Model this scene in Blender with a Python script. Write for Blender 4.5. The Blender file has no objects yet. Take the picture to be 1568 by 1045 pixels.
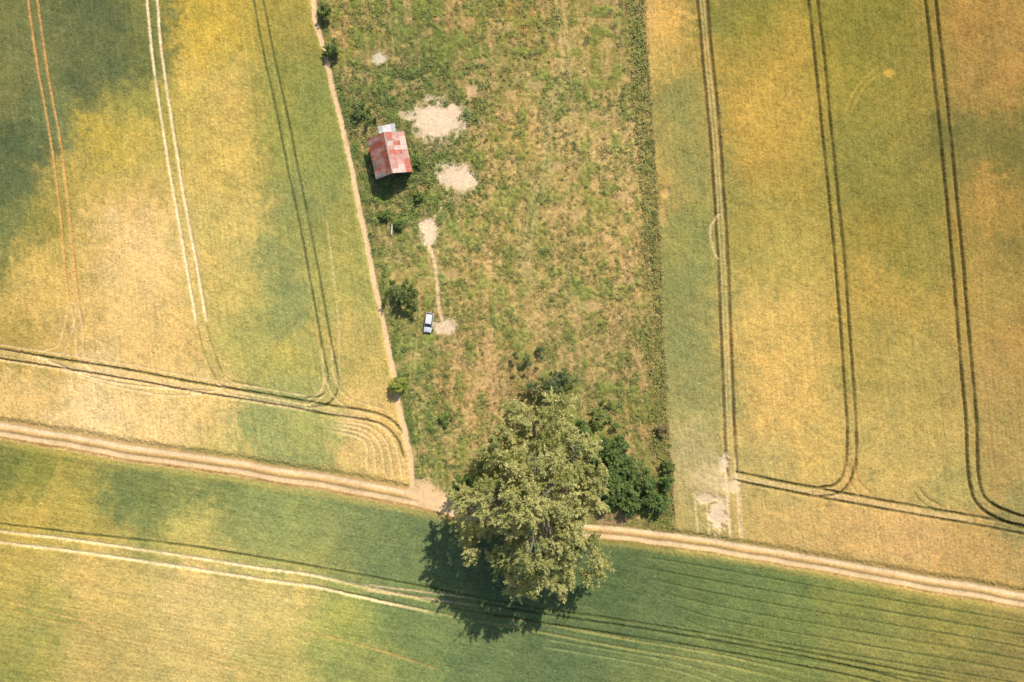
import bpy, math
import numpy as np
from mathutils import Vector, Matrix

S=0.135; H=141.0; CU,CV=784.0,522.5      # metres per map unit, flying height, map origin
KI=1.03                                   # irradiance factor used to turn seen colours into albedo
rng=np.random.default_rng(11)
T=rng.random((256,256)).astype(np.float32)

def vn(x,y,off=0):
    xi=np.floor(x); yi=np.floor(y)
    fx=(x-xi).astype(np.float32); fy=(y-yi).astype(np.float32)
    xi=xi.astype(np.int64)+off*37; yi=yi.astype(np.int64)+off*91
    fx=fx*fx*(3-2*fx); fy=fy*fy*(3-2*fy)
    a=T[yi&255,xi&255]; b=T[yi&255,(xi+1)&255]; c=T[(yi+1)&255,xi&255]; d=T[(yi+1)&255,(xi+1)&255]
    return (a*(1-fx)+b*fx)*(1-fy)+(c*(1-fx)+d*fx)*fy
def fbm(x,y,o=3,off=0):
    s=0;a=0.5;t=0
    for i in range(o):
        s=s+a*vn(x*2**i+i*13.7,y*2**i+i*7.3,off+i); t+=a; a*=0.55
    return s/t
def sst(a,b,x):
    t=np.clip((x-a)/(b-a),0,1); return t*t*(3-2*t)
def lin(c):
    c=np.asarray(c,dtype=np.float32)/255.0
    return np.where(c<=0.04045,c/12.92,((c+0.055)/1.055)**2.4)
def alb(c): return lin(c)/KI
def adj(c):
    c=np.array(c,float); r,g,b=c[...,0],c[...,1],c[...,2]
    dg=np.maximum(g-r,0); r=r+.42*dg; g=g-.05*dg; lim=.55*g+6; k=np.clip((g-r*.85)/(.15*r),0,1)
    b=b*(1-k)+np.minimum(b,lim)*k
    og=np.maximum(r-g*1.27,0); g=g+.3*og
    c=np.stack([r,g,b],-1)
    return c*.965+12  # constant lift puts a slight matte haze into the ground colours

# ------------------------------------------------------------------ terrain grid
def axis(h,step,far):
    d=list(np.arange(-h,h+step*0.5,step)); s=step; o=[];x=d[-1]
    while x<far:
        s*=1.22; x+=s; o.append(x)
    o=np.array(o); return np.concatenate([-o[::-1],np.array(d),o])
STEP=0.165
xs=axis(110,STEP,3500); ys=axis(74.4,STEP,3500)
X,Y=np.meshgrid(xs,ys)
U=X/S+CU; V=CV-Y/S
NY,NX=X.shape

def fx_of(pts,t,a,b):
    p=np.array(pts,float); return np.interp(t,p[:,a],p[:,b])
PATH=[(474,-300),(478,0),(483,35),(497,80),(508,130),(520,180),(528,215),(540,265),(552,330),(565,390),(577,450),(590,510),(600,560),(608,610),(620,660),(628,700),(632,750),(634,800)]
EDGE=[(975,-300),(987,0),(993,100),(999,200),(1006,300),(1011,400),(1015,500),(1020,600),(1026,700),(1033,800),(1036,860)]
ROAD=[(-3000,160),(-200,628),(0,660),(100,676),(200,693),(300,708),(400,724),(500,740),(600,757),(660,771),(705,786),(800,800),(920,816),(1000,825),(1100,838),(1200,855),(1300,873),(1400,891),(1500,908),(1568,920),(1800,960),(5000,1500)]
wob=(fbm(U/30,V/30,3,5)-0.5)
XL=fx_of(PATH,V,1,0)+wob*4
XR=fx_of(EDGE,V,1,0)+wob*5
VR=fx_of(ROAD,U,0,1)+(fbm(U/60,V/60,2,9)-0.5)*4

# ------------------------------------------------------------------ colour control points
A=[(0,0,105,105,55),(60,60,95,105,60),(150,30,62,85,60),(180,100,68,92,60),(130,130,58,86,60),(40,220,50,82,66),(20,280,58,90,64),(20,340,85,108,60),(0,370,90,108,55),(90,190,80,108,66),(210,150,130,132,60),(150,210,182,155,60),(200,190,192,164,75),(110,260,170,147,70),(170,300,186,157,78),(60,340,146,132,58),(50,400,196,164,82),(190,360,226,184,118),(220,400,226,186,120),(60,470,202,166,90),(200,470,216,179,110),(320,60,198,164,64),(310,20,184,155,58),(240,40,90,105,55),(225,90,95,108,55),(280,120,200,168,80),(350,150,196,164,84),(350,220,202,170,86),(350,350,198,170,92),(340,450,192,169,90),(400,30,165,144,60),(450,50,150,134,60),(430,130,140,134,62),(480,150,128,130,62),(450,220,140,138,66),(510,260,122,131,66),(480,330,120,131,72),(540,340,150,144,72),(420,400,134,139,78),(450,470,124,138,80),(380,520,160,154,82),(540,430,160,152,78),(560,530,184,160,86),(450,560,166,156,78),(250,530,212,175,104),(100,520,192,159,88),(30,520,160,137,66),(30,600,212,174,106),(150,610,232,195,134),(250,640,228,190,124),(380,640,132,145,84),(450,690,142,146,86),(330,670,196,174,100),(480,650,160,158,86),(560,660,210,174,104),(590,710,212,174,104),(440,605,140,148,86),(300,620,214,182,114)]
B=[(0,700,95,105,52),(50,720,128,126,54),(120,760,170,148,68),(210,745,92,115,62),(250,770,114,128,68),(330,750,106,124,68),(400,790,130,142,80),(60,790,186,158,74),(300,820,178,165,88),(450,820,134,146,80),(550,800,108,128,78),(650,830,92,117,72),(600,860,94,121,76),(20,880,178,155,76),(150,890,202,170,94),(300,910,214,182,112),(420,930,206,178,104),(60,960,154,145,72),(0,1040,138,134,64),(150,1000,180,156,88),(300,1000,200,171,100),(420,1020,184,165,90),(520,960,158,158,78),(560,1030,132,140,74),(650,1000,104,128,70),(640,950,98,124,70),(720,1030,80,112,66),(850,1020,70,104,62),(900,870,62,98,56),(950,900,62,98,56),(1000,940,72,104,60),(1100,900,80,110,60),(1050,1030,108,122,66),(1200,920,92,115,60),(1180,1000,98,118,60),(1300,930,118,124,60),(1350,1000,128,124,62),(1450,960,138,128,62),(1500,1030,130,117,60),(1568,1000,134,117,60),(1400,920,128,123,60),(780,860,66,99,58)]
R=[(1010,20,210,164,88),(1035,30,200,157,78),(1020,90,184,152,78),(1100,20,108,110,48),(1150,30,128,121,44),(1200,100,172,141,58),(1130,100,155,130,56),(1040,150,136,131,70),(1060,250,132,129,70),(1020,270,178,147,78),(1060,350,130,132,70),(1050,430,126,131,72),(1060,520,126,131,76),(1060,600,140,137,78),(1060,700,176,159,110),(1180,180,186,149,64),(1160,250,172,140,61),(1200,300,160,137,60),(1150,350,154,137,63),(1180,400,172,151,72),(1170,480,202,166,88),(1200,540,202,165,88),(1200,640,208,169,92),(1250,700,198,165,88),(1180,720,172,154,90),(1180,780,186,159,92),(1300,20,124,116,42),(1350,60,119,112,42),(1310,110,138,125,46),(1380,150,136,122,49),(1350,200,127,119,49),(1320,260,124,118,49),(1400,300,120,114,49),(1350,350,136,121,48),(1400,400,134,125,54),(1350,450,170,141,64),(1340,530,160,138,66),(1400,560,164,143,72),(1400,640,174,149,79),(1380,710,184,157,87),(1440,740,158,147,82),(1500,20,158,117,56),(1550,100,158,120,60),(1500,120,152,121,60),(1480,210,102,98,46),(1540,230,97,96,43),(1510,300,158,124,58),(1550,350,152,120,55),(1550,385,122,108,50),(1510,450,162,133,63),(1550,520,158,126,64),(1510,600,156,130,70),(1530,700,162,135,74),(1560,780,134,124,72),(1400,820,202,160,98),(1300,810,200,159,94),(1500,850,180,145,83),(1200,815,190,156,92),(1060,790,162,148,90)]
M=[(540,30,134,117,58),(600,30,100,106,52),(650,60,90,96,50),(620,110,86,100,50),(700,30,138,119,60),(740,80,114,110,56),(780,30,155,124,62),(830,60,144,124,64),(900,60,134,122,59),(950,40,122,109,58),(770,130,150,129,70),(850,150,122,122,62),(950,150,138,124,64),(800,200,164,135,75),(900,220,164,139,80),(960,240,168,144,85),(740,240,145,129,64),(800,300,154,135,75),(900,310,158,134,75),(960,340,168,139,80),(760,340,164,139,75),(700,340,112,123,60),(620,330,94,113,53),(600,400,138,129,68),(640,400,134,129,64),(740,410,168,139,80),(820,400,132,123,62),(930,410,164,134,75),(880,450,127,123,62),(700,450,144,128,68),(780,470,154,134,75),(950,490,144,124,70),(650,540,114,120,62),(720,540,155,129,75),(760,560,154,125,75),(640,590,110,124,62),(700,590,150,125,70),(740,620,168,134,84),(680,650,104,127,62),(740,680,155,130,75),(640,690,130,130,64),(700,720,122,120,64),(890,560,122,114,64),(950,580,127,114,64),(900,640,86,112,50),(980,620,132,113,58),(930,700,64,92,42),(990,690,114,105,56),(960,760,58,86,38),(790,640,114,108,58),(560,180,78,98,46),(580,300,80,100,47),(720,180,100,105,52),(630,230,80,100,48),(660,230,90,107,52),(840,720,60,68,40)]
cg_u=np.arange(-200,1777,8.0); cg_v=np.arange(-200,1257,8.0)
GU,GV=np.meshgrid(cg_u,cg_v)
def cmap(P,soft=26,pw=1.9,gain=1.0,mixm=.07):
    P=np.array(P,float); c=lin(adj(P[:,2:5])*gain); c=c*(1-mixm)+c.mean(0)*mixm; num=0;den=0
    for i in range(len(P)):
        w=1.0/(((GU-P[i,0])**2+(GV-P[i,1])**2+soft**2)**pw)
        num=num+w[...,None]*c[i]; den=den+w
    return (num/den[...,None]).astype(np.float32)
def samp(G,u,v):
    a=np.clip((u+200)/8,0,len(cg_u)-1.001); b=np.clip((v+200)/8,0,len(cg_v)-1.001)
    i=a.astype(int); j=b.astype(int); fa=(a-i)[...,None].astype(np.float32); fb=(b-j)[...,None].astype(np.float32)
    return (G[j,i]*(1-fa)+G[j,i+1]*fa)*(1-fb)+(G[j+1,i]*(1-fa)+G[j+1,i+1]*fa)*fb
w1=(fbm(U/75,V/75,3,1)-0.5)*60; w2=(fbm(U/75,V/75,3,2)-0.5)*60
w3=(fbm(U/9,V/9,3,3)-0.5)*56; w4=(fbm(U/9,V/9,3,4)-0.5)*56
WU=U+w1+w3; WV=V+w2+w4
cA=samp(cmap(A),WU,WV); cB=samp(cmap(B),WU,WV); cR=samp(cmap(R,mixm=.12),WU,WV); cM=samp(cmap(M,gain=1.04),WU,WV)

hL=sst(-2,2,U-XL)       # 1 on meadow side of footpath
hR=sst(-2,2,U-XR)       # 1 on right-field side
dR=V-VR
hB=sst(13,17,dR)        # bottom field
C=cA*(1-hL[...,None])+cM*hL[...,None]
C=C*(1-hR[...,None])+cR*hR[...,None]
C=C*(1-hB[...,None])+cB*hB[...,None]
mead=hL*(1-hR)*(1-sst(-16,-10,dR))
crop=np.clip(1-mead,0,1)

def tint(C,m,col,target):
    return C*(1-m[...,None])+np.asarray(target,dtype=np.float32)*m[...,None]
big=fbm(U/120,V/120,4,20)-0.5
mid=fbm(U/22,V/22,3,21)-0.5
fine=fbm(X/0.42,Y/0.42,2,22)-0.5
wn=rng.normal(0,1,X.shape).astype(np.float32)
sl=U-0.13*V
stN=fbm(sl/2.2,V/60,2,23)-0.5
stB=fbm((V-0.17*U)/2.2,U/60,2,24)-0.5
stD=fbm((U*0.8+V*0.6)/6,(U*0.6-V*0.8)/70,3,25)-0.5
lod=fbm((U*.5-V*.86)/7,(U*.86+V*.5)/26,4,26)          # lodged / wind-laid crop texture
st=stN*(1-hB)+stB*hB
f=1+crop*(0.22*mid+0.42*fine+0.26*st+0.14*stD+0.26*(lod-.5)+0.12*wn)
C=C*f[...,None]
yg=np.clip(0.5*mid+0.5*big+0.25*fine,-0.4,0.4)*crop
C=C*np.stack([1+0.35*yg,1+0.08*yg,1-0.08*yg],-1)

Z=np.zeros_like(X)                       # crop canopy
Z+=crop*(0.05*fine+0.034*wn+0.07*st+0.25*big+0.10*(lod-.5))
# meadow
mn=fbm(U/16,V/16,4,30); mn2=fbm(U/5,V/5,3,31)-0.5
ms=fbm(X/0.45,Y/0.45,2,32)-0.5
mst=fbm((U-.08*V)/5,V/80,3,33)
Cm=C.copy()
g=sst(0.51,0.65,mn)*0.6
Cm=tint(Cm,g,None,lin((118,132,62)))
b=sst(0.48,0.33,mn)*0.42
Cm=tint(Cm,b,None,lin((200,162,110)))
g=sst(0.55,0.70,mst)*0.42
Cm=tint(Cm,g,None,lin((126,128,66)))
g=sst(0.42,0.31,mst)*0.32
Cm=tint(Cm,g,None,lin((194,158,106)))
Cm=Cm*(1.03+0.85*mn2+0.55*ms+0.09*wn)[...,None]
C=C*(1-mead[...,None])+Cm*mead[...,None]
Z=Z*(1-mead)+mead*(-0.34+0.22*np.clip(mn2+0.15,0,1)+0.13*ms+0.025*wn+0.15*sst(0.5,0.7,mn))

# ------------------------------------------------------------------ tracks
def catmull(p,n=7):
    p=[np.array(q,float) for q in p]; p=[2*p[0]-p[1]]+p+[2*p[-1]-p[-2]]; o=[]
    for i in range(1,len(p)-2):
        for k in range(n):
            t=k/n; a,b_,c,d=p[i-1],p[i],p[i+1],p[i+2]
            o.append(0.5*((2*b_)+(-a+c)*t+(2*a-5*b_+4*c-d)*t*t+(-a+3*b_-3*c+d)*t**3))
    o.append(p[-2]); return o
def pdist(pts,reach):
    D=np.full(X.shape,1e3,np.float32); q=catmull(pts); ns=len(q)-1
    E=np.zeros(X.shape,np.float32)
    for s_,(a,b_) in enumerate(zip(q[:-1],q[1:])):
        u0,u1=min(a[0],b_[0])-reach,max(a[0],b_[0])+reach
        v0,v1=min(a[1],b_[1])-reach,max(a[1],b_[1])+reach
        i0,i1=np.searchsorted(xs,[(u0-CU)*S,(u1-CU)*S]); j0,j1=np.searchsorted(ys,[(CV-v1)*S,(CV-v0)*S])
        if i1<=i0 or j1<=j0: continue
        u=U[j0:j1,i0:i1]; v=V[j0:j1,i0:i1]; e=b_-a; L=e@e+1e-9
        t0=((u-a[0])*e[0]+(v-a[1])*e[1])/L; t=np.clip(t0,0,1)
        d=np.hypot(u-a[0]-t*e[0],v-a[1]-t*e[1])
        bad=np.zeros(d.shape,bool)
        if s_==0: bad|=t0<0
        if s_==ns-1: bad|=t0>1
        d=np.where(bad,900,d)
        D[j0:j1,i0:i1]=np.minimum(D[j0:j1,i0:i1],d)
        al=(s_+t)/ns; Ed=np.minimum(al,1-al)
        E[j0:j1,i0:i1]=np.where(d<=D[j0:j1,i0:i1]+1e-4,Ed,E[j0:j1,i0:i1])
    return D,E
jit=(vn(U/2.5,V/2.5,40)-0.5)
pat=fbm(U/24,V/24,3,41)
def track(pts,gap,w,col,s=0.9,depth=0.4,mask=None,fade=.04):
    global C,Z
    D,E=pdist(pts,gap+w*3+6)
    D=D+(fbm(U/50,V/50,2,43)-0.5)*1.2
    d=np.abs(D-gap/2) if gap>0 else D
    m=sst(w*1.3,w*0.4,d+jit*1.1)*np.clip(0.4+1.1*pat,0,1)*s*sst(0,fade,E)
    m=np.where(D>400,0,m)
    if mask is not None: m=m*mask
    C=tint(C,m,None,lin(col)*(1+0.5*fine[...,None])); Z=Z-m*depth
PALE=(230,198,150); DK=(96,86,50); DG=(84,94,56); TAN=(210,158,96)
mB=hB; mA=(1-hL)*(1-sst(-20,-14,dR)); mR=hR*(1-sst(-20,-14,dR))
# left field
track([(44,-60),(50,0),(66,110),(84,210),(97,310),(106,400),(114,470)],14,2.1,TAN,.85,.2)
track([(112,465),(104,505),(92,535),(60,545)],13,1.7,PALE,.5,.15)
track([(114,465),(122,510),(124,545),(150,565)],10,1.7,PALE,.5,.15)
track([(226,-60),(233,0),(241,88),(256,190),(272,290),(292,400),(310,502)],15,2.3,(240,214,172),.95,.22)
track([(308,495),(322,545),(345,585),(400,600)],14,1.6,DK,.4,.2)
track([(385,-60),(395,0),(412,90),(430,170),(448,260),(466,345),(484,440),(500,530),(510,585),(498,612),(460,618)],15,2.0,DG,.75,.34)
track([(500,530),(505,580),(530,615),(590,635)],14,1.6,PALE,.45,.2)
track([(500,330),(512,430),(520,520),(518,600)],0,1.8,PALE,.4,.15)
track([(-80,530),(0,543),(100,559),(200,575),(300,594),(400,610),(500,628),(580,642),(612,668),(626,705)],14,2.2,(106,104,66),.85,.4)
track([(-80,518),(0,535),(60,548),(130,575),(200,590),(330,600)],0,1.8,PALE,.8,.2)
track([(-80,527),(0,540),(100,555),(200,571),(300,590),(400,606),(480,620)],23,1.6,PALE,.6,.1)
track([(-80,530),(0,543),(100,559),(200,575),(300,594),(400,610),(500,628),(560,638)],4,1.4,PALE,.45,.05)
track([(90,566),(160,588),(260,606),(330,598),(350,585)],0,1.6,PALE,.65,.15)
for k,r in enumerate([0,13,26,38,51]):
    track([(500-r*.2,636+r*.4),(565-r*.3,645+r*.5),(598-r*.7,668+r*.4),(612-r,705),(616-r,742-r*.25)],0,2.0,PALE,.65,.18,mA,.15)
track([(330,590),(360,602),(440,618),(490,628)],7,1.4,PALE,.55,.15)
track([(470,618),(495,600),(502,575)],8,1.4,PALE,.65,.15)
# right field; dark track colours mix soil and painted-in shade of crop gaps
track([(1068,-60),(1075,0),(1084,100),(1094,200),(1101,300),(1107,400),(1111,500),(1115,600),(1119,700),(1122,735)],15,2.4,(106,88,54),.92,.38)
track([(1068,-60),(1075,0),(1084,100),(1094,200),(1101,300),(1107,400),(1111,500),(1115,600),(1119,700)],5,1.3,PALE,.4,.05)
track([(1118,690),(1122,760),(1127,830)],16,2.4,PALE,.8,.18,mR,.12)
track([(1104,325),(1088,350),(1094,385),(1104,400)],0,2.2,PALE,.6,.15)
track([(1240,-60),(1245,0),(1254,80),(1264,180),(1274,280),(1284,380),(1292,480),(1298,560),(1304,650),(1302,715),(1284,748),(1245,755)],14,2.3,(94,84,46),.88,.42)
track([(1304,690),(1307,735),(1335,768)],13,1.8,TAN,.6,.2,None,.2)
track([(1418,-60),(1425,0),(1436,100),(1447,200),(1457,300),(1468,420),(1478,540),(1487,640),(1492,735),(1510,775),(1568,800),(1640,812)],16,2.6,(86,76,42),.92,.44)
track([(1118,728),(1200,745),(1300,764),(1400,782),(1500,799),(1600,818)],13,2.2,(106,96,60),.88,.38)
track([(1118,728),(1200,745),(1300,764),(1400,782),(1500,799)],3,1.5,PALE,.4,.05)
track([(1070,720),(1090,735),(1125,737)],10,2.0,PALE,.55,.15,None,.3)
for k in range(5):
    track([(1062+k*17,745-k*9),(1068+k*17,800),(1070+k*17,840)],0,2.4,PALE,.65,.12,mR,.25)
track([(1400,745),(1415,765),(1450,785)],10,1.6,DG,.6,.25,None,.2)
track([(1290,190),(1320,130),(1360,100)],9,2.5,(190,160,76),.5,.03,None,.3)
track([(1205,300),(1225,220),(1250,130)],8,2.2,(190,160,76),.4,.03,None,.3)
track([(1180,200),(1205,150),(1240,110)],0,2.2,(210,172,98),.4,.03,None,.3)
track([(1500,380),(1512,560),(1524,720)],9,1.6,(190,146,92),.4,.1)
# bottom field
track([(-100,807),(0,822),(100,834),(200,848),(300,863),(400,879),(480,890),(560,908),(640,925),(690,938)],17,2.6,(240,214,168),.95,.2,mB,.2)
track([(480,890),(560,908),(640,925),(700,938),(830,962),(950,985),(1100,1010),(1250,1045)],14,2.0,(168,158,94),.6,.3,mB,.1)
track([(-60,795),(100,815),(200,826),(300,838),(480,868),(600,890),(700,909),(830,933),(950,950),(1100,975),(1300,1012),(1500,1050)],0,1.9,(88,92,50),.8,.28,mB)
track([(640,915),(830,948),(950,966),(1100,990),(1300,1028),(1420,1060)],14,2.0,(76,82,46),.8,.34,mB,.12)
track([(830,985),(950,1005),(1050,1025),(1150,1060)],12,1.8,(142,150,94),.6,.2,mB)
track([(540,898),(640,910),(740,925)],9,1.8,PALE,.6,.15,mB,.2)
for k in range(7):
    y0=862+k*19
    track([(930+k*20,y0-18),(1100,y0+10),(1300,y0+46),(1500,y0+80),(1640,y0+106)],0,1.7,(80,94,52),.55,.25,mB,.15)
for k in range(5):
    track([(-60,840+k*34),(150,870+k*34),(330,905+k*34),(520,955+k*34)],0,1.7,(192,166,104),.3,.08,mB,.2)
track([(0,925),(80,945),(200,975),(300,1000),(420,1040)],12,1.6,(204,160,98),.4,.12,mB)
track([(440,960),(560,990),(700,1035)],0,1.5,TAN,.5,.12,mB,.25)
# road
hw=np.interp(U,[-1,640,760,1568],[15,15,11,13])
rm=sst(hw+2.5,hw-2.5,np.abs(dR)+jit*4)
rc=np.empty_like(C); rc[:]=lin((206,166,112))
rc=tint(rc,sst(4.2,2,np.abs(dR+8)+jit*1.5)*.8,None,lin((236,208,165)))
rc=tint(rc,sst(4.2,2,np.abs(dR-6)+jit*1.5)*.75,None,lin((234,205,160)))
rc=tint(rc,sst(2.6,1,np.abs(dR+1)+jit*3)*np.clip(pat*1.5-.15,0,1)*.75,None,lin((154,134,76)))
rc=tint(rc,sst(2.5,1,np.abs(dR-12)+jit*3)*np.clip(pat*1.6-.1,0,1)*.85,None,lin((138,104,58)))
rc=rc*(1+0.35*mid+0.3*fine+0.05*wn)[...,None]
C=C*(1-rm[...,None])+rc*rm[...,None]
rz=-0.42+0.05*mid+0.12*sst(3,1,np.abs(dR+1))-0.05*sst(4,2,np.abs(dR+8))-0.05*sst(4,2,np.abs(dR-6))+0.008*wn
zr_=sst(hw+9,hw-1,np.abs(dR)+jit*4)
Z=Z*(1-zr_)+rz*zr_
vm=sst(8,3,np.abs(np.abs(dR)-hw-4)+jit*8)*0.4
C=tint(C,vm,None,lin((164,142,78)))
# footpath
pd=np.abs(U-XL)
fm=sst(5.0,2.4,pd+jit*1.8)*np.clip(.6+.95*pat,0,1)*(V<VR)
C=tint(C,fm,None,lin((232,194,150))*(1+0.4*fine[...,None])); 
zm=sst(8,2.5,pd)*(V<VR); Z=Z*(1-zm)+(-0.40)*zm
gm=sst(9,3,np.abs(U-XL-12)+jit*8)*np.clip(pat*1.4,0,1)*.5*(dR<-16)
C=tint(C,gm,None,lin((100,112,56)))
# right margin : bare line + weeds
em=sst(3.2,1.2,np.abs(U-XR)+jit*3)*np.clip(pat*1.2-.1,0,1)*.5*(dR<-16)
C=tint(C,em,None,lin((210,174,118))); Z=Z-em*.2
gm=sst(13,4,np.abs(U-XR+13)+jit*10)*np.clip(pat*1.8-.1,0,1)*.55*(dR<-16)
C=tint(C,gm,None,lin((134,132,62)))
# bare patches
def blob(u,v,ru,rv,col=(230,202,168),rot=0,s=1.0,z=-.38,rough=.6,soft=1.0):
    global C,Z
    c,s_=math.cos(rot),math.sin(rot)
    i0,i1=np.searchsorted(xs,[(u-CU-3*max(ru,rv))*S,(u-CU+3*max(ru,rv))*S]); j0,j1=np.searchsorted(ys,[(CV-v-3*max(ru,rv))*S,(CV-v+3*max(ru,rv))*S])
    sl_=(slice(j0,j1),slice(i0,i1))
    du=U[sl_]-u; dv=V[sl_]-v
    r=np.hypot((du*c+dv*s_)/ru,(-du*s_+dv*c)/rv)+(fbm(U[sl_]/9,V[sl_]/9,4,50)-.5)*rough*2.4+(vn(U[sl_]/1.6,V[sl_]/1.6,51)-.5)*.35
    m=sst(1.0+.35*soft,1.0-.35*soft,r)*s
    k=np.asarray(lin(col),dtype=np.float32)*(1+.25*fine[sl_]+.3*mid[sl_]+.15*mn2[sl_])[...,None]
    C[sl_]=C[sl_]*(1-m[...,None])+k*m[...,None]; Z[sl_]=Z[sl_]*(1-m)+z*m
blob(672,183,37,28,rough=.45); blob(692,172,12,14); blob(652,175,16,10,s=.7); blob(700,270,29,19,rot=.35,rough=.45); blob(657,356,12,21); blob(680,500,18,12,s=.9)
blob(579,89,11,9,(208,194,168),s=.9); blob(722,137,9,9,(212,176,130),s=.8); blob(660,150,9,5,s=.7); blob(622,175,12,6,s=.5); blob(640,205,10,6,s=.5)
blob(672,225,20,12,(195,165,125),s=.4); blob(700,300,16,9,(195,165,125),s=.4); blob(600,205,22,14,(175,155,115),s=.4)
blob(1110,708,8,13,s=.85); blob(1100,790,13,22,s=.9); blob(1078,765,12,9,s=.8); blob(1122,745,14,9,s=.65); blob(1095,735,34,28,(212,186,142),s=.45,z=-.15); blob(1020,295,6,7,(215,172,108),s=.6); blob(1016,335,6,14,(208,170,106),s=.45)
blob(1363,112,8,7,(212,172,78),z=-.1,s=.7); blob(668,766,44,15,(230,194,146),rot=.35,rough=.35); blob(940,795,26,9,(178,142,110),s=.7)
blob(650,748,16,14,(228,190,142),s=.8)
for a in [(560,118),(905,470),(770,40),(745,585),(880,330),(948,300),(850,255),(612,395),(720,560),(930,180),(640,690),(960,430),(820,130),(690,420)]:
    blob(a[0],a[1],14,8,(202,166,116),s=.5)
track([(657,372),(665,400),(669,430),(672,465),(677,492)],0,3.0,(222,190,148),.9,.08)
track([(668,325),(660,350)],0,2.5,(222,190,148),.7,.08,None,.2)
track([(695,290),(680,310),(668,335)],0,2.2,(210,178,130),.6,.05,None,.2)
track([(852,-40),(862,40),(868,100),(842,170),(838,250),(810,350),(808,440)],10,3.2,(176,162,104),.7,.05)
track([(852,-40),(862,40),(868,100),(880,200),(872,330),(868,430),(890,520)],9,3.0,(194,162,108),.5,.05)
track([(740,520),(760,600),(742,690)],9,2.5,(202,166,116),.5,.05,None,.15)
track([(640,480),(632,560),(640,660),(650,740)],8,2.2,(182,168,100),.5,.04)
track([(990,-40),(996,100),(982,240),(992,400),(1000,560)],8,3.0,(198,164,108),.4,.04)
C=np.clip(C,0.01,0.85)/KI
Cf=C

# ------------------------------------------------------------------ split to named surfaces
lab=np.zeros((NY-1,NX-1),np.int8)
dd=(dR[:-1,:-1]); pl=(U-XL)[:-1,:-1]; pr_=(U-XR)[:-1,:-1]; hh=hw[:-1,:-1]
lab[pl>4]=1; lab[(np.abs(pl)<=4)]=2; lab[pr_>1]=3; lab[dd>hh+1]=4; lab[np.abs(dd)<=hh+1]=5

def attrmat(name,bscale,bstr,vscale,var,rough=1.0):
    m=bpy.data.materials.new(name); m.use_nodes=True; nt=m.node_tree; N=nt.nodes; L=nt.links
    p=N['Principled BSDF']; p.inputs['Roughness'].default_value=rough; p.inputs['Specular IOR Level'].default_value=0.03
    a=N.new('ShaderNodeAttribute'); a.attribute_name='Col'
    tc=N.new('ShaderNodeTexCoord')
    n=N.new('ShaderNodeTexNoise'); n.inputs['Scale'].default_value=vscale; n.inputs['Detail'].default_value=3; n.inputs['Roughness'].default_value=.7
    L.new(tc.outputs['Object'],n.inputs['Vector'])
    mr=N.new('ShaderNodeMapRange'); mr.inputs['From Min'].default_value=.25; mr.inputs['From Max'].default_value=.75
    mr.inputs['To Min'].default_value=1-var; mr.inputs['To Max'].default_value=1+var
    L.new(n.outputs['Fac'],mr.inputs['Value'])
    vm=N.new('ShaderNodeVectorMath'); vm.operation='SCALE'
    L.new(a.outputs['Color'],vm.inputs[0]); L.new(mr.outputs['Result'],vm.inputs['Scale'])
    L.new(vm.outputs['Vector'],p.inputs['Base Color'])
    n2=N.new('ShaderNodeTexNoise'); n2.inputs['Scale'].default_value=bscale; n2.inputs['Detail'].default_value=2
    L.new(tc.outputs['Object'],n2.inputs['Vector'])
    bp=N.new('ShaderNodeBump'); bp.inputs['Strength'].default_value=bstr; bp.inputs['Distance'].default_value=.1
    L.new(n2.outputs['Fac'],bp.inputs['Height']); L.new(bp.outputs['Normal'],p.inputs['Normal'])
    return m
m_crop=attrmat('wheat_crop',6,.5,4.0,.24); m_mead=attrmat('meadow_turf',4,.6,2.8,.28); m_dirt=attrmat('dry_earth',6,.3,2.2,.12)

def link(o,parent=None):
    bpy.context.scene.collection.objects.link(o)
    if parent: o.parent=parent
    return o
def np_mesh(name,co,faces,col=None,mat=None,parent=None,smooth=True):
    me=bpy.data.meshes.new(name); k=faces.shape[1]; nf=len(faces)
    me.vertices.add(len(co)); me.vertices.foreach_set('co',np.ascontiguousarray(co,dtype=np.float32).ravel())
    me.loops.add(nf*k); me.polygons.add(nf)
    me.polygons.foreach_set('loop_start',np.arange(0,nf*k,k,dtype=np.int32))
    me.loops.foreach_set('vertex_index',np.ascontiguousarray(faces,dtype=np.int32).ravel())
    me.update(calc_edges=True)
    if col is not None:
        at=me.color_attributes.new('Col','FLOAT_COLOR','POINT')
        c4=np.ones((len(co),4),np.float32); c4[:,:3]=col; at.data.foreach_set('color',c4.ravel())
    if smooth: me.shade_smooth()
    else: me.shade_flat()
    if mat: me.materials.append(mat)
    return link(bpy.data.objects.new(name,me),parent)
idx=np.arange(NY*NX).reshape(NY,NX)
F=np.stack([idx[:-1,:-1],idx[:-1,1:],idx[1:,1:],idx[1:,:-1]],-1)
P3=np.stack([X,Y,Z],-1).reshape(-1,3); CC=C.reshape(-1,3)
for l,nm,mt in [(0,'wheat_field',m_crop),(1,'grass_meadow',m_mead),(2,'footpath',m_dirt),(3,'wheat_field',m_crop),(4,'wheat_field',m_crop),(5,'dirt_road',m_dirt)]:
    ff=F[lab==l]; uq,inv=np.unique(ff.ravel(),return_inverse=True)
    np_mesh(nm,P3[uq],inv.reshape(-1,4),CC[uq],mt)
g=np.array([[-4000,-4000,-1.2],[4000,-4000,-1.2],[4000,4000,-1.2],[-4000,4000,-1.2]])
np_mesh('ground',g,np.array([[0,1,2,3]]),np.tile(alb((150,120,80)),(4,1)),m_dirt)

def gz(x,y):
    i=np.clip(np.searchsorted(xs,x),0,NX-1); j=np.clip(np.searchsorted(ys,y),0,NY-1); return Z[j,i],Cf[j,i]

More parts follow.
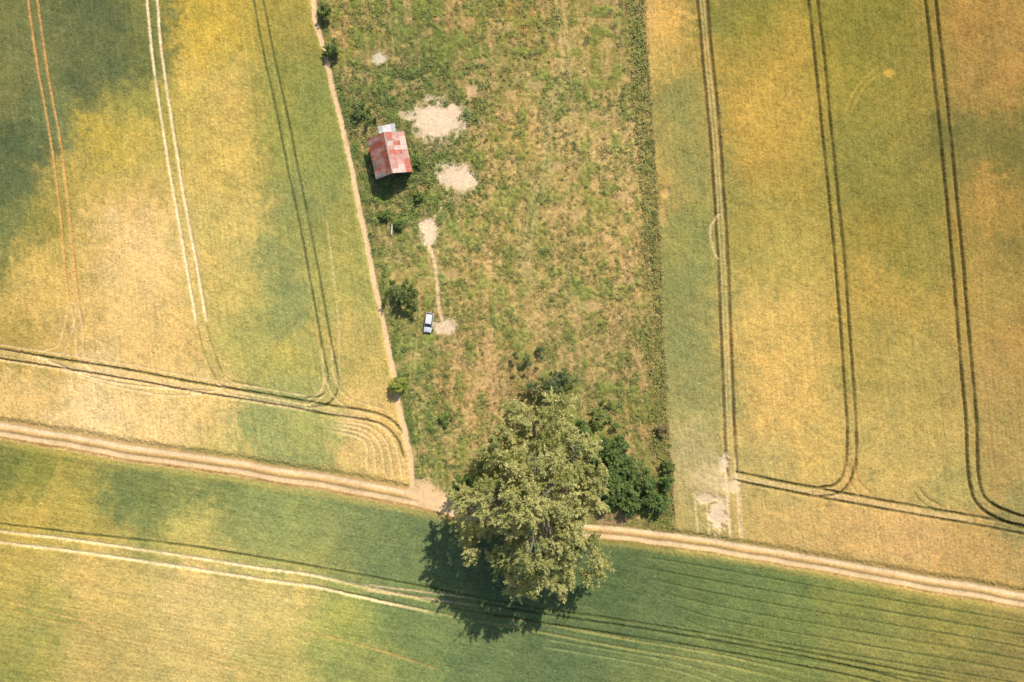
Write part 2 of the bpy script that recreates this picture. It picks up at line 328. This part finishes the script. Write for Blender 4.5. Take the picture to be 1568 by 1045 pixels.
# ------------------------------------------------------------------ foliage
def leafmat(name,tr=.3):
    m=bpy.data.materials.new(name); m.use_nodes=True; nt=m.node_tree; N=nt.nodes; L=nt.links
    p=N['Principled BSDF']; p.inputs['Roughness'].default_value=.5; p.inputs['Specular IOR Level'].default_value=.35
    a=N.new('ShaderNodeAttribute'); a.attribute_name='Col'
    t=N.new('ShaderNodeBsdfTranslucent'); mx=N.new('ShaderNodeMixShader'); mx.inputs[0].default_value=tr
    L.new(a.outputs['Color'],p.inputs['Base Color']); L.new(a.outputs['Color'],t.inputs['Color'])
    L.new(p.outputs[0],mx.inputs[1]); L.new(t.outputs[0],mx.inputs[2]); L.new(mx.outputs[0],N['Material Output'].inputs['Surface'])
    return m
m_leaf=leafmat('tree_leaves',.38); m_weed=leafmat('weed_leaves',.2)
m_bark=bpy.data.materials.new('bark'); m_bark.use_nodes=True
_n=m_bark.node_tree; _p=_n.nodes['Principled BSDF']; _p.inputs['Roughness'].default_value=.9
_t=_n.nodes.new('ShaderNodeTexNoise'); _t.inputs['Scale'].default_value=4
_r=_n.nodes.new('ShaderNodeValToRGB'); _r.color_ramp.elements[0].color=(.12,.10,.075,1); _r.color_ramp.elements[1].color=(.34,.31,.25,1)
_n.links.new(_t.outputs['Fac'],_r.inputs[0]); _n.links.new(_r.outputs[0],_p.inputs['Base Color'])

def unit(v): return v/np.maximum(np.linalg.norm(v,axis=-1,keepdims=True),1e-6)
def cards(name,c,size,col,mat,parent=None,up=.6,asp=.5):
    n=len(c); nr=unit(rng.normal(0,1,(n,3))+np.array([0,0,up])*2.0)
    t=unit(np.cross(nr,rng.normal(0,1,(n,3)))); b=np.cross(nr,t)
    s=size[:,None]
    v=np.stack([c+t*s,c+b*s*asp,c-t*s,c-b*s*asp],1).reshape(-1,3)
    return np_mesh(name,v,np.arange(4*n).reshape(-1,4),np.repeat(col,4,0),mat,parent,smooth=False)
def tubes(name,segs,mat,parent=None,k=6):
    vs=[];fs=[];o=0
    for a,b_,ra,rb in segs:
        a=np.array(a,float);b_=np.array(b_,float); d=unit(b_-a); x=unit(np.cross(d,[.31,.95,.1])); y=np.cross(d,x)
        an=np.arange(k)*2*math.pi/k; ring=np.cos(an)[:,None]*x+np.sin(an)[:,None]*y
        vs.append(a+ring*ra); vs.append(b_+ring*rb)
        for i in range(k): fs.append((o+i,o+(i+1)%k,o+k+(i+1)%k,o+k+i))
        o+=2*k
    return np_mesh(name,np.concatenate(vs),np.array(fs),None,mat,parent)
def empty(name,x,y,z=0,rz=0):
    e=bpy.data.objects.new(name,None); e.location=(x,y,z); e.rotation_euler=(0,0,rz); return link(e)
def down(u,v,z):   # plan position of something standing z metres high
    k=(H-z)/H; return ((u-CU)*k*S,-(v-CV)*k*S)
def plant(name,base,lobes,ncl,ntw,nleaf,lsize,c1,c2,trunk=.5,L=1.5,sp=.3,csz=1.5,zb=-.4,up=.55):
    """lobes -> leaf clumps on each lobe -> twigs -> leaves"""
    e=empty(name,base[0],base[1],zb); o=np.array([base[0],base[1],zb]); segs=[]
    lob=np.array([(x,y,z,r) for x,y,z,r in lobes]); top=max(z for _,_,z,_ in lobes)
    if trunk>.1:
        f=np.array([0,0,top*.28]); mid_=f*.5+rng.normal(0,.15,3)*[1,1,0]
        segs+=[((0,0,-.3),mid_,trunk*1.25,trunk),(mid_,f,trunk,trunk*.8)]; hub=f
    else: hub=np.array([0,0,.1])
    vol=lob[:,3]**2; cnt=np.maximum(2,np.round(ncl*vol/vol.sum())).astype(int)
    pts=[];cols=[]
    for (x,y,z,r),n in zip(lob,cnt):
        c=np.array([x-o[0],y-o[1],z-zb]); inner=c-np.array([0,0,.35*r]); lt=.22*(rng.random()-.5)
        m1=hub*.5+inner*.5+rng.normal(0,.06*r,3)-np.array([0,0,.1*r])
        segs+=[(hub,m1,max(trunk*.5,.03),max(trunk*.32,.02)),(m1,inner,max(trunk*.32,.02),max(trunk*.16,.012))]
        for k in range(n):
            d=unit(rng.normal(0,1,3)+np.array([0,0,.5])); rr=r*(.5+.5*rng.random()**.5)*(.8+.4*rng.random())
            q0=c+d*rr*np.array([1,1,.8]); q0[2]=max(q0[2],.25+.3*rng.random())
            cs=csz*(.6+.8*rng.random()); tb=rng.random()+lt; st_=inner+(q0-inner)*.15*rng.random()
            segs.append((st_,q0,.03+trunk*.09,.012+trunk*.03))
            for w_ in range(ntw):
                d2=unit(rng.normal(0,1,3)*.8+d*.65+np.array([0,0,.2])); p=q0+d2*cs*.35*rng.random(); ln=cs*(.5+.75*rng.random())
                nl=int(nleaf*(.6+.8*rng.random())); al=rng.random(nl)[:,None]
                q=p+d2*al*ln+rng.normal(0,1,(nl,3))*sp*(1.15-.8*al)
                pts.append(q); t=np.clip(tb+.35*(rng.random()-.5),0,1); cc=np.array(c1)*(1-t)+np.array(c2)*t
                cols.append(cc*(1+.2*rng.normal(0,1,(nl,1))).clip(.5,1.6))
                if trunk>.3 and w_%2==0: segs.append((q0,p+d2*ln*.9,.035,.012))
    pts=np.concatenate(pts); cols=np.concatenate(cols); pts[:,2]=np.maximum(pts[:,2],.05)
    cards('foliage',pts,lsize*(.6+.8*rng.random(len(pts))),cols,m_leaf,e,up=up)
    tubes('branches',segs,m_bark,e,5)
    return e
def lb(u,v,z,r): x,y=down(u,v,z); return (x,y,z,r)
# big tree
big0=[(818,655,11,4.4),(850,640,9,3.4),(790,662,10,3.4),(874,688,13,4.6),(774,703,12,4.4),(826,708,15,5.0),(840,755,19,5.4),(764,770,16,4.8),(733,780,12,4.2),(716,762,9,2.8),(820,822,18,5.4),(872,800,16,4.8),(916,768,11,3.8),(906,730,11,3.4),(892,846,12,3.8),(806,870,12,3.9),(764,836,13,3.8),(732,826,9,3.1),(845,872,11,3.4),(812,775,21,4.4),(800,740,17,4.0),(908,868,8,2.1),(786,894,9,2.1),(862,892,8,1.9),(745,722,9,2.6)]
big_l=[lb(822+(u-822)*1.04,765+(v-765)*1.04,z,r*1.03) for u,v,z,r in big0]
plant('deciduous_tree',down(826,752,8),big_l,310,9,46,.20,(.33,.35,.095),(.60,.56,.22),trunk=.62,L=1.5,sp=.24,csz=1.95,up=1.5)
# bushes
G1=(.15,.20,.05); G2=(.30,.35,.10)
def bush(u,v,rm,h,n,c1=G1,c2=G2,name='bush',ex=()):
    x,y=down(u,v,h*.5); lo=[(x,y,h*.55,rm*.7)]
    for k in range(5):
        a=rng.random()*6.28; lo.append((x+math.cos(a)*rm*.55,y+math.sin(a)*rm*.55,h*(.25+.3*rng.random()),rm*.42))
    for (du,dv,r) in ex: lo.append((x+du*S,y-dv*S,h*.4,r))
    return plant(name,(x,y),lo,max(14,n//4),5,26,.14,c1,c2,trunk=.11,sp=.16,csz=.6,up=1.4)
bush(497,16,1.5,2.2,80); bush(508,76,1.6,2.4,90); bush(609,589,1.8,2.8,120,(.28,.34,.055),(.5,.54,.11)); bush(622,452,2.8,3.2,200,(.13,.18,.045),(.26,.31,.09),ex=((-18,-14,1.2),(12,18,1.2),(-26,4,.9)))
bush(552,168,1.6,1.8,70,ex=((14,14,1.0),)); bush(842,588,3.5,3.6,280,(.12,.17,.06),(.27,.31,.12),ex=((-38,-30,1.7),(-30,12,1.8),(25,-10,1.8),(-15,-42,1.3),(-55,-50,.9)))
bush(920,640,2.3,1.0,110,(.19,.27,.06),(.32,.40,.10),ex=((10,-20,1.1),(18,8,1.2),(-20,14,1.0)))
bush(684,640,1.2,.6,40,(.19,.27,.06),(.32,.40,.10)); bush(1012,660,1.2,.6,30,(.30,.22,.10),(.42,.32,.14)); bush(1022,715,1.4,1.4,44)
for (u,v,r) in [(612,345,.9),(642,300,.8),(590,330,.9),(640,250,.9)]:
    bush(u,v,r,.5,24,(.18,.25,.06),(.3,.37,.1))
tl=[]
for (u,v,z,r) in [(905,700,1.2,2.0),(930,690,1.0,2.1),(955,715,1.2,2.2),(985,738,1.0,2.0),(935,735,1.4,2.4),(960,755,1.2,2.1),(905,745,1.3,2.1),(995,765,.9,1.9),(930,765,1.1,2.0),(890,690,1.2,1.9),(1012,770,.8,1.6),(965,775,1,1.7),(885,660,1.0,1.7),(950,680,.7,1.4),(1022,740,.8,1.2)]: tl.append(lb(u,v,z,r))
plant('shrub_thicket',down(940,735,0),tl,330,6,30,.17,(.11,.17,.04),(.25,.34,.095),trunk=.06,sp=.22,csz=.85,up=1.6)
tl=[lb(720,735,1.2,2.0),lb(705,748,.9,1.5),lb(745,722,1,1.9),lb(775,700,1,1.9),(lb(757,735,1,1.8))]
plant('shrub_thicket',down(730,735,0),tl,90,6,28,.16,(.12,.18,.045),(.25,.33,.09),trunk=.05,sp=.2,csz=.7,up=1.5)
# hedge growth along the right meadow boundary
tl=[]
ev=[p[1] for p in EDGE]; eu=[p[0] for p in EDGE]
v=-20.0
while v<800:
    if rng.random()<.55: tl.append(lb(np.interp(v,ev,eu)-3-rng.random()*12,v,.15,.4+.55*rng.random()**2))
    v+=5+9*rng.random()
hx,hy_=down(1000,400,0); e_h=empty('hedgerow',hx,hy_,-.35)
pp=[];cl_=[]
for (x,y,z,r) in tl:
    nc=int(50+130*r); t=rng.random(); c_=np.array((.18,.22,.05))*(1-t)+np.array((.48,.44,.13))*t
    d_=unit(rng.normal(0,1,(nc,3))+[0,0,.4])*(rng.random((nc,1))**.4)*r*(.7+.6*rng.random((nc,1)))
    q=np.array([x-hx,y-hy_,.1])+d_*[1,1,.6]; q[:,2]=np.abs(q[:,2]); pp.append(q); cl_.append(c_*(1+.22*rng.normal(0,1,(nc,1))).clip(.5,1.5))
pp=np.concatenate(pp); cl_=np.concatenate(cl_); cards('foliage',pp,.15*(.6+.8*rng.random(len(pp))),cl_,m_leaf,e_h,up=1.4)

# meadow weeds
def weeds(name,n,sel,per,spread,size,dark,hgt=.25,mixd=.4):
    u=[];v=[]
    pv=[p[1] for p in PATH]; pu=[p[0] for p in PATH]; ru=[p[0] for p in ROAD]; rv=[p[1] for p in ROAD]
    while len(u)<n:
        a=rng.random(4000)*560+470; b_=rng.random(4000)*860-40
        XLn=np.interp(b_,pv,pu); XRn=np.interp(b_,ev,eu); VRn=np.interp(a,ru,rv)
        ok=(a>XLn+7)&(a<XRn+1)&(b_<VRn-18)
        for x,y,xl,xr in zip(a[ok],b_[ok],XLn[ok],XRn[ok]):
            if sel(x,y,xl,xr): u.append(x);v.append(y)
            if len(u)>=n: break
    u=np.array(u);v=np.array(v); x=(u-CU)*S; y=(CV-v)*S
    sc=.5+rng.random(n)**2*1.3
    x=np.repeat(x,per)+rng.normal(0,1,n*per)*spread*np.repeat(sc,per); y=np.repeat(y,per)+rng.normal(0,1,n*per)*spread*np.repeat(sc,per)
    z,c=gz(x,y)
    bright=(c.sum(1)>1.05/KI)
    k=np.repeat(dark(rng.random(n)),per,0)
    c=c*(1-mixd)*1.1+k*mixd
    c=c*(1+.18*rng.normal(0,1,(len(c),1))).clip(.5,1.5)
    p=np.stack([x,y,z+.03+rng.random(len(x))*hgt*np.repeat(sc,per)],-1)[~bright]; c=c[~bright]
    cards(name,p,size*(.5+rng.random(len(p))),c,m_weed,None,up=1.3,asp=.45)
def sel1(x,y,xl,xr): return vn(np.array(x/30),np.array(y/30),60)>.45
def colA(t): return np.array([.17,.22,.06])*(1-t[:,None])+np.array([.38,.37,.13])*t[:,None]
def colB(t): return np.array([.12,.18,.045])*(1-t[:,None])+np.array([.26,.34,.09])*t[:,None]
def colY(t): return np.array([.22,.25,.06])*(1-t[:,None])+np.array([.52,.46,.15])*t[:,None]
weeds('meadow_grass',5200,sel1,11,.28,.14,colA,.18,.55)
weeds('meadow_weeds',1500,lambda x,y,xl,xr: (abs(x-620)<125 and abs(y-215)<120 and rng.random()<.75) or (x-xl<22 and rng.random()<.6) or (560<y<720 and x<700 and rng.random()<.5) or rng.random()<.10,22,.33,.16,colB,.3,.7)
weeds('field_margin_weeds',1000,lambda x,y,xl,xr: xr-x<26,16,.3,.16,colY,.35,.7)

# ------------------------------------------------------------------ materials for built objects
def simple(name,col,rough=.6,metal=0,nscale=0,var=.25,spec=.4):
    m=bpy.data.materials.new(name); m.use_nodes=True; nt=m.node_tree;N=nt.nodes;L=nt.links;p=N['Principled BSDF']
    p.inputs['Roughness'].default_value=rough; p.inputs['Metallic'].default_value=metal; p.inputs['Specular IOR Level'].default_value=spec
    if nscale:
        tc=N.new('ShaderNodeTexCoord'); n=N.new('ShaderNodeTexNoise'); n.inputs['Scale'].default_value=nscale; n.inputs['Detail'].default_value=5
        r=N.new('ShaderNodeValToRGB'); r.color_ramp.elements[0].position=.3; r.color_ramp.elements[1].position=.7
        r.color_ramp.elements[0].color=(*[c*(1-var) for c in col],1); r.color_ramp.elements[1].color=(*[min(1,c*(1+var)) for c in col],1)
        L.new(tc.outputs['Object'],n.inputs['Vector']); L.new(n.outputs['Fac'],r.inputs[0]); L.new(r.outputs[0],p.inputs['Base Color'])
    else: p.inputs['Base Color'].default_value=(*col,1)
    return m
m_wood=simple('weathered_boards',(.10,.085,.07),.9,0,3,.45); m_dark=simple('dark_interior',(.02,.018,.015),.9,0,2,.2)
m_roof=attrmat('rusty_sheet_roof',10,.2,1.3,.3,.65)
def poly(name,vs,fs,mat,parent,col=None):
    me=bpy.data.meshes.new(name); me.from_pydata(vs,[],fs); me.update(); me.materials.append(mat)
    if col is not None:
        at=me.color_attributes.new('Col','FLOAT_COLOR','POINT')
        for i,c in enumerate(col): at.data[i].color=(*c,1)
    return link(bpy.data.objects.new(name,me),parent)
def box(vs,fs,x0,x1,y0,y1,z0,z1):
    o=len(vs); vs+= [(x0,y0,z0),(x1,y0,z0),(x1,y1,z0),(x0,y1,z0),(x0,y0,z1),(x1,y0,z1),(x1,y1,z1),(x0,y1,z1)]
    fs+= [(o,o+3,o+2,o+1),(o+4,o+5,o+6,o+7),(o,o+1,o+5,o+4),(o+1,o+2,o+6,o+5),(o+2,o+3,o+7,o+6),(o+3,o,o+4,o+7)]

# ------------------------------------------------------------------ shed
sx,sy=down(595,235,4.0)
sh=empty('wooden_shed',sx,sy,-.4,math.radians(12))
w,l,ze,zr=3.35,3.75,3.1,4.9
vs=[];fs=[]
def boards(ax,pos,a,b_,zf,off):
    x=a;i=0
    while x<b_-.02:
        e=min(x+.2,b_); t=.012*(i%3)
        if ax=='y': box(vs,fs,x,e-.012,pos-t if off<0 else pos,pos+.04 if off<0 else pos+.04+t,0,zf((x+e)/2))
        else: box(vs,fs,pos-t if off<0 else pos,pos+.04 if off<0 else pos+.04+t,x,e-.012,0,zf((x+e)/2))
        x=e;i+=1
gab=lambda x: ze+(zr-ze)*(1-abs(x)/w)-.08
boards('y',-l,-w,-1.3,gab,-1); boards('y',-l,1.3,w,gab,-1)
boards('y',l,-w,w,gab,1)
boards('x',-w,-l+.06,l-.02,lambda x:ze-.1,-1); boards('x',w,-l+.06,l-.02,lambda x:ze-.1,1)
poly('walls',vs,fs,m_wood,sh)
vs=[];fs=[]; 
for i in range(13):
    x=-1.3+i*.2; box(vs,fs,x,x+.188,-l,-l+.04,2.5,gab(x+.1))
poly('gable_boards',vs,fs,m_wood,sh)
vs=[];fs=[]
for i in range(6): box(vs,fs,-1.28+i*.2,-1.1+i*.2,-l-.05,-l-.01,0.05,2.45)
box(vs,fs,-1.28,-.1,-l-.09,-l-.055,.5,.65); box(vs,fs,-1.28,-.1,-l-.09,-l-.055,1.8,1.95)
poly('door',vs,fs,m_wood,sh)
vs=[];fs=[]; box(vs,fs,-w+.1,w-.1,-l+.15,l-.1,.02,.06); poly('floor',vs,fs,m_dark,sh)
def slope(name,sgn,pal,rows,cols):
    vs=[];fs=[];cl=[]
    hy=l+.45; ov=.45; pit=(zr-ze)/w
    for r in range(rows):
        for c in range(cols):
            f0=r/rows; f1=(r+1)/rows+.02; y0=-hy+2*hy*c/cols; y1=-hy+2*hy*(c+1)/cols-.015
            col=np.array(pal(r,c)); lift=.02*(rows-r)+.006*rng.random()+(.004 if c%2 else 0)
            nseg=6; ys_=np.linspace(y0,y1,nseg*3+1); o=len(vs); xf=(f0,(f0+f1)/2,min(f1,1.0))
            for yy in ys_:
                wz=.018*math.cos(yy*2*math.pi/.3); dirt=1-.13*rng.random()
                for f in xf:
                    x=f*(w+ov); stn=float(fbm(np.array(x*.5+9*sgn),np.array(yy*.9),3,70)); 
                    cc=col*(1-.16*(f==f1))*dirt; k=max(0,min(1,(stn-.45)*4)); cc=cc*(1-.45*k)+np.array(lin((192,172,160)))*.45*k
                    vs.append((sgn*x,yy,zr+.02+lift*0.5-(pit*x)+wz)); cl.append(cc)
            for k in range(len(ys_)-1):
                for h in (0,1):
                    q=(o+3*k+h,o+3*k+h+1,o+3*k+h+4,o+3*k+h+3); fs.append(q if sgn<0 else q[::-1])
    return poly(name,vs,fs,m_roof,sh,cl)
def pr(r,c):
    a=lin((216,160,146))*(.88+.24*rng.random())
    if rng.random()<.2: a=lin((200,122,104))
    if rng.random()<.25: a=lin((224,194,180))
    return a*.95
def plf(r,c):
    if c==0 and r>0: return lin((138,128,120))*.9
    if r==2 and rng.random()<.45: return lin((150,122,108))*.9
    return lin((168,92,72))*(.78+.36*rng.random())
slope('roof_slope_right',1,pr,3,9); slope('roof_slope_left',-1,plf,3,9)
hy=l+.47
vs=[(-.22,-hy,zr-.02),(0,-hy,zr+.13),(.22,-hy,zr-.02),(-.22,hy,zr-.02),(0,hy,zr+.13),(.22,hy,zr-.02)]; fs=[(0,3,4,1),(1,4,5,2)]
poly('ridge_cap',vs,fs,simple('ridge_metal',(.42,.27,.23),.6,0,3,.3),sh)
vs=[];fs=[]
pit=(zr-ze)/w
for s_ in (-1,1):
    for yy in (-l-.4,l+.32):
        o=len(vs); x1=w+.4
        for x,dz in ((0,0),(x1,0)):
            z=zr-.06-pit*x
            vs+= [(s_*x,yy,z),(s_*x,yy+.08,z),(s_*x,yy,z-.18),(s_*x,yy+.08,z-.18)]
        fs+= [(o,o+4,o+5,o+1),(o+2,o+3,o+7,o+6),(o,o+2,o+6,o+4),(o+1,o+5,o+7,o+3)]
poly('bargeboards',vs,fs,simple('grey_boards',(.2,.19,.18),.8,0,4,.3),sh)
vs=[];fs=[]; box(vs,fs,-.9,2.0,l+.5,l+2.2,0,2.6); poly('lean_to_walls',vs,fs,m_wood,sh)
vs=[];fs=[];cl=[]
for i in range(4):
    x0=-1.2+i*.87; o=len(vs); z=.006*(i%2)
    vs+= [(x0,l+.48,3.25+z),(x0+.86,l+.48,3.25+z),(x0+.86,l+2.5,2.75+z),(x0,l+2.5,2.75+z),(x0,l+.48,3.2+z),(x0+.86,l+.48,3.2+z),(x0+.86,l+2.5,2.7+z),(x0,l+2.5,2.7+z)]
    fs+= [(o,o+1,o+2,o+3),(o+4,o+7,o+6,o+5),(o+3,o+2,o+6,o+7),(o,o+3,o+7,o+4),(o+1,o+5,o+6,o+2),(o,o+4,o+5,o+1)]
    cl+= [lin((212,208,208) if i%3 else (185,182,180))*.9]*8
poly('lean_to_roof',vs,fs,m_roof,sh,cl)

# ------------------------------------------------------------------ car
cx,cy=down(656,494,.8)
car=empty('parked_car',cx,cy,-.36,math.radians(-8))
m_paint=simple('white_paint',(.72,.72,.72),.25,0,0,spec=.6); m_glass=simple('car_glass',(.02,.03,.04),.08,0,0,spec=.8); m_tyre=simple('tyre_rubber',(.02,.02,.02),.85); m_hub=simple('wheel_metal',(.4,.4,.4),.35,.8); m_lamp=simple('tail_lamp',(.45,.02,.02),.3); m_head=simple('head_lamp',(.7,.75,.8),.1); m_trim=simple('dark_plastic',(.03,.03,.03),.6)
sec=[(-2.08,.60,.35,.62),(-2.0,.76,.28,.74),(-1.7,.83,.25,.84),(-1.1,.86,.24,.93),(-.6,.87,.24,.97),(.5,.88,.24,1.0),(1.4,.87,.25,1.0),(1.85,.83,.28,.98),(2.05,.74,.34,.88)]
vs=[];fs=[]
for y,hw_,z0,z1 in sec:
    vs+=[(-hw_*.9,y,z0),(-hw_,y,z0+.18),(-hw_,y,z1-.16),(-hw_*.9,y,z1-.03),(-hw_*.5,y,z1+.02),(0,y,z1+.035),(hw_*.5,y,z1+.02),(hw_*.9,y,z1-.03),(hw_,y,z1-.16),(hw_,y,z0+.18),(hw_*.9,y,z0)]
n=11
for i in range(len(sec)-1):
    for k in range(n): fs.append((i*n+k,(i+1)*n+k,(i+1)*n+(k+1)%n,i*n+(k+1)%n))
fs.append(tuple(range(n))); fs.append(tuple(reversed(range((len(sec)-1)*n,len(sec)*n))))
b=poly('body',vs,fs,m_paint,car); bv=b.modifiers.new('s','SUBSURF'); bv.levels=1; bv.render_levels=1
bot=[(-.76,-1.0,.93),(.76,-1.0,.93),(.8,.0,.96),(.8,1.3,.98),(.74,1.95,.93),(-.74,1.95,.93),(-.8,1.3,.98),(-.8,.0,.96)]
top=[(-.58,-.32,1.42),(.58,-.32,1.42),(.63,.3,1.47),(.62,1.2,1.46),(.56,1.62,1.4),(-.56,1.62,1.4),(-.62,1.2,1.46),(-.63,.3,1.47)]
poly('windows',bot+top,[(i,(i+1)%8,8+(i+1)%8,8+i) for i in range(8)],m_glass,car)
rt=[(x*1.02,y*1.0,z+.01) for x,y,z in top]+[(x*.86,y*.93+.03,z+.055) for x,y,z in top]
poly('roof',rt,[(i,(i+1)%8,8+(i+1)%8,8+i) for i in range(8)]+[tuple(range(8,16))],m_paint,car)
vs=[];fs=[]
for a,c in ((0,8),(1,9),(2,10),(3,11),(4,12),(5,13),(6,14),(7,15)):
    p=Vector((bot+top)[a]);q=Vector((bot+top)[c]); o=len(vs); t=.05
    out=Vector((p.x,p.y-.5,0)).normalized()*.012; sd=Vector((-out.y,out.x,0)).normalized()*t*.5
    vs+=[tuple(p+out-sd),tuple(p+out+sd),tuple(q+out+sd),tuple(q+out-sd)]; fs.append((o,o+1,o+2,o+3))
poly('pillars',vs,fs,m_paint,car)
import bmesh
for i,(wx,wy) in enumerate([(-.8,-1.3),(.8,-1.3),(-.8,1.3),(.8,1.3)]):
    for nm,r,wd,mt in (('wheel',.31,.2,m_tyre),('hubcap',.19,.215,m_hub)):
        me=bpy.data.meshes.new(nm); bm=bmesh.new(); bmesh.ops.create_cone(bm,cap_ends=True,segments=20,radius1=r,radius2=r,depth=wd)
        bmesh.ops.rotate(bm,matrix=Matrix.Rotation(math.pi/2,3,'Y'),verts=bm.verts); bm.to_mesh(me); bm.free(); me.materials.append(mt)
        o=link(bpy.data.objects.new(nm+'_%d'%(i+1),me),car); o.location=(wx,wy,.31)
for nm,bx_,mt in (('headlamp_1',(-.74,-.45,-2.07,-1.95,.55,.68),m_head),('headlamp_2',(.45,.74,-2.07,-1.95,.55,.68),m_head),('taillamp_1',(-.76,-.56,1.95,2.07,.65,.85),m_lamp),('taillamp_2',(.56,.76,1.95,2.07,.65,.85),m_lamp),('mirror_1',(-1.02,-.84,-.75,-.62,.95,1.07),m_trim),('mirror_2',(.84,1.02,-.75,-.62,.95,1.07),m_trim),('grille',(-.4,.4,-2.1,-2.0,.42,.52),m_trim),('bumper',(-.65,.65,2.0,2.12,.38,.5),m_trim)):
    vs=[];fs=[];box(vs,fs,*bx_);poly(nm,vs,fs,mt,car)

# ------------------------------------------------------------------ timber by the shed
tx,ty=down(603,352,0); tp=empty('timber_pile',tx,ty,-.15,0)
m_pl=simple('cut_timber',(.6,.56,.48),.8,0,5,.25)
tubes('log_1',[((-.5,-1,.15),(-.35,1.2,.2),.19,.16)],m_pl,tp,9)
tubes('log_2',[((.3,.5,.15),(1.5,1.5,.3),.11,.1)],m_pl,tp,8)
tubes('log_3',[((.9,.1,.15),(1.3,1.8,.25),.1,.09)],m_pl,tp,8)

# ------------------------------------------------------------------ light, sky, camera
EL=math.radians(42); AZ=math.radians(27)
sd=bpy.data.lights.new('sun','SUN'); sd.energy=5.0; sd.angle=math.radians(.55); sd.color=(1,.925,.79)
so=link(bpy.data.objects.new('sun',sd)); so.location=(0,0,200)
d=Vector((-math.sin(AZ)*math.cos(EL),-math.cos(AZ)*math.cos(EL),-math.sin(EL))); so.rotation_euler=d.to_track_quat('-Z','Y').to_euler()
wd=bpy.data.worlds.new('World'); bpy.context.scene.world=wd; wd.use_nodes=True
nt=wd.node_tree; sk=nt.nodes.new('ShaderNodeTexSky'); sk.sky_type='NISHITA'; sk.sun_disc=False; sk.sun_elevation=EL; sk.sun_rotation=AZ
nt.links.new(sk.outputs[0],nt.nodes['Background'].inputs[0]); nt.nodes['Background'].inputs[1].default_value=.13
cd=bpy.data.cameras.new('camera'); cd.sensor_width=36; cd.lens=18*H/(784*S); cd.clip_end=20000; cd.clip_start=1
co=link(bpy.data.objects.new('camera',cd)); co.location=(0,0,H); co.rotation_euler=(0,0,0)
sc=bpy.context.scene; sc.camera=co
sc.view_settings.view_transform='Standard'; sc.view_settings.look='None'; sc.view_settings.exposure=0
